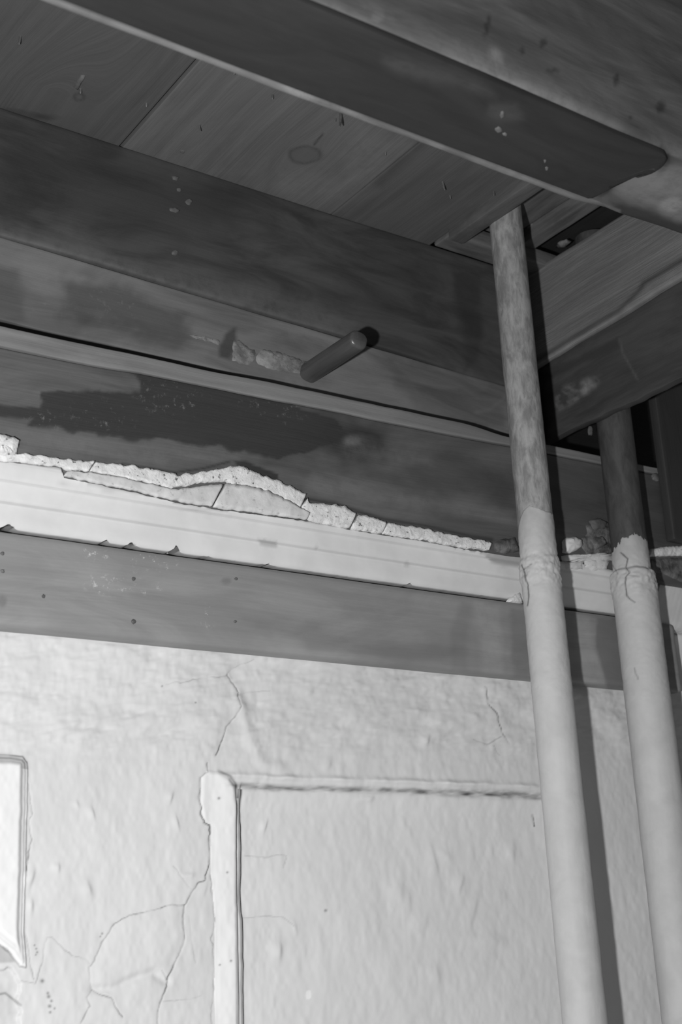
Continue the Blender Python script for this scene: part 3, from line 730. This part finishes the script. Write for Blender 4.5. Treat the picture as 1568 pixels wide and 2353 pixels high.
layer('finish_coat', [(1488, 1282), (1530, 1278), (1568, 1277), (2200, 1394)], [(1488, 1312), (1530, 1318), (1568, 1335), (2200, 1440)], 1.740, YP+.002, M_LUMP, corn, 211, .001)
layer('finish_coat', [(1480, 1318), (1530, 1318), (1560, 1338), (2200, 1444)], [(1480, 1425), (1530, 1440), (1568, 1446), (2200, 1531)], 1.762, YW-.004, M_CORN, corn, 212, .0015)

# ================================================================== PARTITION BOARDS (running towards the camera)
zpl = P(1243, 838, 'X', XP)[2]
zpr = P(1500, 676, 'X', XP)[2]
yl, yr = P(1243, 838, 'X', XP)[1], P(1500, 676, 'X', XP)[1]
def part_warp(co):
    t = (co[:, 2]-2.62)/(ZC-2.62); out = co.copy()
    b = zpl+(co[:, 1]-yl)*(zpr-zpl)/(yr-yl)+.004*fbm(np.stack([co[:, 1]*9, 0*co[:, 0], 0*co[:, 0]], 1), 221, 3)
    out[:, 2] = b+(ZC+.004-b)*t
    return out
def part_fn(co, q, at):
    d = segdist(q, [(1235, 842), (1330, 783), (1420, 732), (1480, 682), (1640, 590)])
    n = fbm(np.stack([q[:, 0]*.03, q[:, 1]*.03, 0*q[:, 0]], 1), 222, 3)
    at['pale'] += .55*np.exp(-((d)/12)**2)*(.7+.6*n)
    at['stain'] += .75*np.exp(-(segdist(q, [(1235, 828), (1330, 768), (1420, 715), (1470, 668), (1480, 650), (1640, 555)])/6)**2)
    at['stain'] = np.clip(at['stain'], 0, 1)
pb = slab('weathered_board', (XP, .35, 2.62), (XP+.017, YF+.05, ZC), (.01, .006, .0045), M_PART, 'Y', .005, .003, (8, 4, 12), None, part_warp, part_fn, 220)
tag(pb, 'weathered grainy board running from the wall towards the camera, right of the near pipe', 'board')
zq0 = P(1300, 995, 'X', XQ)[2]
def ap_fn(co, q, at):
    n = fbm(np.stack([q[:, 0]*.04, q[:, 1]*.04, 0*q[:, 0]], 1), 231, 4)
    at['pale'] += .9*np.clip(.35+1.6*n, 0, 1)*blot(q, [(1282, 895), (1340, 868), (1380, 858), (1378, 880), (1320, 925), (1283, 942), (1275, 930)], 8, 10, .03, 232)
    at['stain'] += .55*blot(q, [(1240, 860), (1420, 775), (1430, 800), (1250, 876)], 6, 5, .03, 233)
    at['stain'] += .5*blot(q, [(1240, 850), (1272, 860), (1274, 965), (1250, 980)], 3, 3, .05, 234)
    at['pale'] += .16*np.exp(-(segdist(q, [(1424, 780), (1432, 812), (1466, 872)])/2.6)**2)
    at['stain'] = np.clip(at['stain'], 0, 1)
def ap_warp(co):
    out = co.copy(); t = (2.66-co[:, 2])/(2.66-zq0)
    out[:, 2] -= t*.006*fbm(np.stack([co[:, 1]*12, 0*co[:, 0], 0*co[:, 0]], 1), 235, 3)
    return out
ap = slab('apron_board', (XQ, .35, zq0), (XQ+.022, YF+.05, 2.70), (.008, .005, .0045), M_PART2, 'Y', .003, .0025, (8, 4, 12), None, ap_warp, ap_fn, 230)
tag(ap, 'dark lower partition board with whitish plaster smears hiding the top of the far pipe', 'board')
spot('plaster_spot', 1357, 990, 5, 12, 'Y', 1.79, -.003, M_SPOT, ap, 236, -.1)

# post beyond the far pipe
XT = P(1527, 1100, 'Y', YP-.02)[0]
post = slab('upright_board', (XT, YP-.026, P(1545, 1240, 'Y', YP-.02)[2]), (XT+.16, YP-.004, 2.96), (.008, .01, .01), M_POST, 'Z', .003, .002, (8, 8, 4), None, seed=240)
tag(post, 'dark upright board on the wall at the right edge of the picture', 'board')
lump('mortar_lump', P(1508, 1096, 'Y', YP-.002), (.014, .004, .009), M_LUMP, plank, 241)

# ================================================================== NEAR JOIST
yj0 = P(800, 256, 'Z', ZJ)[1]; yj1 = P(1200, 205, 'Z', ZJ)[1]-.004
def jo_fn(co, q, at):
    near_f = co[:, 1] < yj1+.012
    n = fbm(np.stack([co[:, 0]*9, co[:, 2]*30, co[:, 1]*20], 1), 250, 4)
    at['pale'] += .42*np.exp(-((co[:, 2]-ZJ-.006)/.026)**2)*near_f*sstep(-.5, .4, n)  # light on the near lower chamfer, painted as a paler edge
    at['pale'] += .55*sstep(yj0-.013, yj0-.007, co[:, 1])*(co[:, 2] < ZJ+.006)*(.7+.5*n)*(q[:, 0] < 1425)
    at['pale'] += .40*blot(q, [(1400, 430), (1450, 385), (1640, 370), (1640, 500), (1560, 505), (1480, 470)], 14, 14, .02, 251)+.5*ell(q, 1545, 470, 26, 16)
    at['stain'] += .7*blot(q, [(1400, 462), (1480, 478), (1640, 530), (1640, 600), (1430, 500)], 8, 8, .03, 252)
    for a, b_, rx, ry in ((1120, 60, 5, 26), (1248, 98, 8, 10), (1417, 183, 6, 14), (1519, 246, 10, 14), (1450, 270, 6, 6), (1270, 162, 14, 4), (1200, 117, 6, 6)):
        at['stain'] += .7*ell(q, a, b_, rx, ry, .2)*near_f
    at['pale'] += .5*ell(q, 1140, 128, 12, 20, -.5, .8)+.25*ell(q, 868, 40, 12, 10)
    at['stain'] += .95*np.exp(-(segdist(q, [(1378, 448), (1400, 436), (1432, 412), (1450, 398)])/6)**2)+.95*np.exp(-(segdist(q, [(1522, 338), (1534, 352), (1534, 374), (1516, 396)])/7)**2)  # shadow in the gap round the casing's end, painted dark
    at['stain'] = np.clip(at['stain'], 0, 1)
joist = slab('timber_joist', (-.2, yj1, ZJ), (XP-.004, yj0, ZC+.10), (.006, .005, .006), M_JOIST, 'X', .008, .006, (6, 18, 20), None, None, jo_fn, 250)
tag(joist, 'rough timber joist crossing under the ceiling nearest the camera', 'beam')
# dark casing strip under it, with a rounded end
xe = P(1528, 368, 'Z', ZJ)[0]
def cs_warp(co):
    out = co.copy(); c = (yj1+yj0)/2
    # the end is rounded, the far side is cut back towards it
    e = np.clip((co[:, 0]-(xe-.03))/.03, 0, 1)
    hw = (co[:, 1]-(yj1+.006))/((yj0-.014)-(yj1+.006))
    lo_ = yj1+.004+.006*e**3
    ytg = P(1450, 392, 'Z', ZJ)[1]
    xst = P(1440, 388, 'Z', ZJ)[0]+.012
    k_ = sstep(xst-.010, xst+.010, co[:, 0]+.006*fbm(np.stack([co[:, 1]*60, 0*co[:, 0], 0*co[:, 0]], 1), 261, 3))
    hi_ = (yj0-.014)*(1-k_)+ytg*k_
    out[:, 1] = lo_+(hi_-lo_)*hw
    out[:, 0] -= .010*e*(2*hw-1)**2
    return out
def cs_fn(co, q, at):
    at['pale'] += .16*blot(q, [(1125, 240), (1190, 240), (1200, 275), (1150, 280), (1120, 262)], 14, 8, .03, 262)
    at['pale'] += .13*blot(q, [(880, 120), (1000, 160), (1130, 205), (1140, 220), (960, 180), (880, 150)], 18, 12, .02, 263)
casing = slab('casing_strip', (-.2, yj1+.006, ZJ-.009), (xe, yj0-.014, ZJ+.002), (.006, .006, .006), M_CASE, 'X', .003, .0015, (4, 10, 10), joist, cs_warp, cs_fn, 260)
part(casing, 'dark smooth strip under the joist with a rounded end')
for k, (a, b_, rx, ry) in enumerate(((1146, 298, 10, 8), (1161, 308, 7, 4), (1154, 264, 6, 9), (1257, 387, 5, 5), (1253, 370, 4, 4))):
    spot('plaster_spot', a, b_, rx, ry, 'Z', ZJ-.0095, -.002, M_SPOT, casing, 270+k, .2)
spot('plaster_spot', 576, 157, 12, 6, 'Z', ZJ-.0005, -.004, M_COAT2, joist, 276, .3)
def eb_warp(co):
    out = co.copy(); k = sstep(P(1300, 440, 'Z', ZJ)[0], P(1424, 486, 'Z', ZJ)[0], co[:, 0])
    out[:, 2] += k*.0095*np.clip((ZJ+.004-co[:, 2])/.0125, 0, 1)
    return out
def eb_fn(co, q, at):
    n = fbm(np.stack([co[:, 0]*14, co[:, 1]*60, 0*co[:, 0]], 1), 291, 4)
    at['pale'] += np.clip(.16+.6*n, 0, 1)+.25*ell(q, 690, 215, 40, 12, .4)+.2*ell(q, 520, 150, 40, 12, .4)
part(slab('edge_bead', (-.2, yj0-.0110, ZJ-.0085), (P(1424, 486, 'Z', ZJ)[0], yj0-.0015, ZJ+.004), (.006, .003, .004), M_STRIP, 'X', .003, .0022, (9, 10, 10), joist, eb_warp, eb_fn, 290), 'pale worn bead along the far lower edge of the joist')

# ================================================================== PIPES
def pipe(name, X, Y, zt, r_bare, zrim, rim_fn, r_thin, zthick, r_thick0, r_thick1, m_bare, seed, cr):
    root = empty(name, (X, Y, 1.0))
    def tube(nm, zsamp, rad, mat, th=112, capped=True, rim=None):
        """tube with radius rad(theta, z); rim lowers the top edge by angle"""
        T = np.linspace(0, 2*math.pi, th, endpoint=False)
        Z, TH = np.meshgrid(zsamp, T, indexing='ij')
        if rim is not None:
            lim = rim(TH[0])
            Z = np.minimum(Z, lim[None, :])
        Rr = rad(TH, Z)
        if rim is not None:
            Rr = np.where(Z >= lim[None, :]-1e-9, r_bare-.002, Rr)
        co = np.stack([(X+Rr*np.cos(TH)).ravel(), (Y+Rr*np.sin(TH)).ravel(), Z.ravel()], 1)
        nz, nt_ = Z.shape; idx = np.arange(nz*nt_).reshape(nz, nt_)
        a = idx[:-1].ravel(); b = np.roll(idx[:-1], -1, 1).ravel(); c = np.roll(idx[1:], -1, 1).ravel(); d = idx[1:].ravel()
        q = pix(co); st = np.zeros(len(co))
        if rim is not None:
            qj = q+2.5*np.stack([fbm(np.hstack([q*.07, 0*q[:, :1]]), seed+5, 3), fbm(np.hstack([q*.07, 0*q[:, :1]+5]), seed+6, 3)], 1)
            for pl, am in cr: st += am*np.exp(-(segdist(qj, pl)/1.7)**2)
            st += .30*sstep(zthick-.01, zrim, co[:, 2])*(.8+.6*fbm(co*np.array([60, 60, 40]), seed+7, 3))
        o = mesh_obj(nm, co-np.array([X, Y, 1.0]), np.stack([a, b, c, d], 1), mat, root, dict(stain=np.clip(st, 0, .95), pale=np.zeros(len(co))))
        return o
    noise3 = lambda TH, Z, f, s: fbm(np.stack([np.cos(TH).ravel()*f, np.sin(TH).ravel()*f, Z.ravel()*f*30], 1), s, 3).reshape(Z.shape)
    tube('bare_pipe', np.concatenate([np.linspace(zthick-.15, zt, 90)]), lambda TH, Z: r_bare+.0005*noise3(TH, Z, 1.2, seed), m_bare, 64)
    zsamp = np.concatenate([np.linspace(.9, zthick-.26, 60), np.linspace(zthick-.255, zrim+.03, 190)])
    def rad(TH, Z):
        n1 = noise3(TH, Z, 1.6, seed+1); n2 = noise3(TH, Z, 5, seed+2)
        t = sstep(zthick+.004, zthick-.004, Z+.006*n1)
        Z = Z+.004*n1
        base = r_thick0+(r_thick1-r_thick0)*np.clip((zthick-Z)/.7, 0, 1)
        rr = r_thin*(1-t)+base*t
        col_ = np.exp(-((Z-zthick+.020)/.028)**2)
        return rr+.0007*n1+.0004*n2+col_*(.0006+.0026*n2+.0020*n1)
    part(tube('pipe_covering', zsamp, rad, M_COVER, 120, True, rim_fn), 'cream painted covering of the lower pipe')
    return root
def ang_cam(X, Y): return math.atan2(-Y, -X)
X1p, Y1p = 1.603, 1.649
zr1 = P(1212, 1152, 'Y', Y1p-.033)[2]; zk1 = P(1235, 1272, 'Y', Y1p-.033)[2]
a1 = ang_cam(X1p, Y1p)
def rim1(T):
    d = (T-a1+math.pi) % (2*math.pi)-math.pi      # + = towards the picture's right
    z = np.interp(np.degrees(d), [-180, -90, -62, -38, -15, 8, 40, 90, 180], [zr1-.03, zr1-.045, zr1-.026, zr1-.008, zr1+.001, zr1-.004, zr1-.012, zr1-.012, zr1-.03])
    return z+.0012*fbm(np.stack([np.cos(T)*7, np.sin(T)*7, 0*T], 1), 301, 3)
cr1 = [([(1200, 1298), (1207, 1318), (1213, 1345), (1217, 1370), (1213, 1392)], .85), ([(1205, 1308), (1222, 1296)], .5)]
p1 = pipe('heating_pipe', X1p, Y1p, 2.87, .0322, zr1, rim1, .0330, zk1, .0350, .0362, M_PIPE, 300, cr1)
tag(p1, 'near vertical pipe, bare grey metal above and painted pale below, rising into the ceiling hole', 'pipe')
X2p, Y2p = 1.893, 1.696
zr2 = P(1445, 1228, 'Y', Y2p-.035)[2]; zk2 = P(1450, 1300, 'Y', Y2p-.035)[2]
a2 = ang_cam(X2p, Y2p)
def rim2(T):
    d = (T-a2+math.pi) % (2*math.pi)-math.pi
    z = np.interp(np.degrees(d), [-180, -90, -50, -10, 30, 90, 180], [zr2, zr2-.03, zr2-.012, zr2+.002, zr2+.004, zr2-.004, zr2])
    return z+.009*fbm(np.stack([np.cos(T)*9, np.sin(T)*9, 0*T], 1), 311, 3)
cr2 = [([(1428, 1270), (1444, 1285), (1440, 1305), (1446, 1315), (1438, 1325), (1438, 1350), (1440, 1368), (1450, 1378), (1458, 1384)], .8), ([(1410, 1300), (1420, 1318)], .5), ([(1460, 1535), (1466, 1560)], .4), ([(1446, 1322), (1470, 1324)], .35)]
p2 = pipe('heating_pipe', X2p, Y2p, 2.9, .0350, zr2, rim2, .0362, zk2, .0425, .0432, M_PIPE_D, 310, cr2)
tag(p2, 'far vertical pipe by the right edge, dark metal above a cracked pale covering', 'pipe')
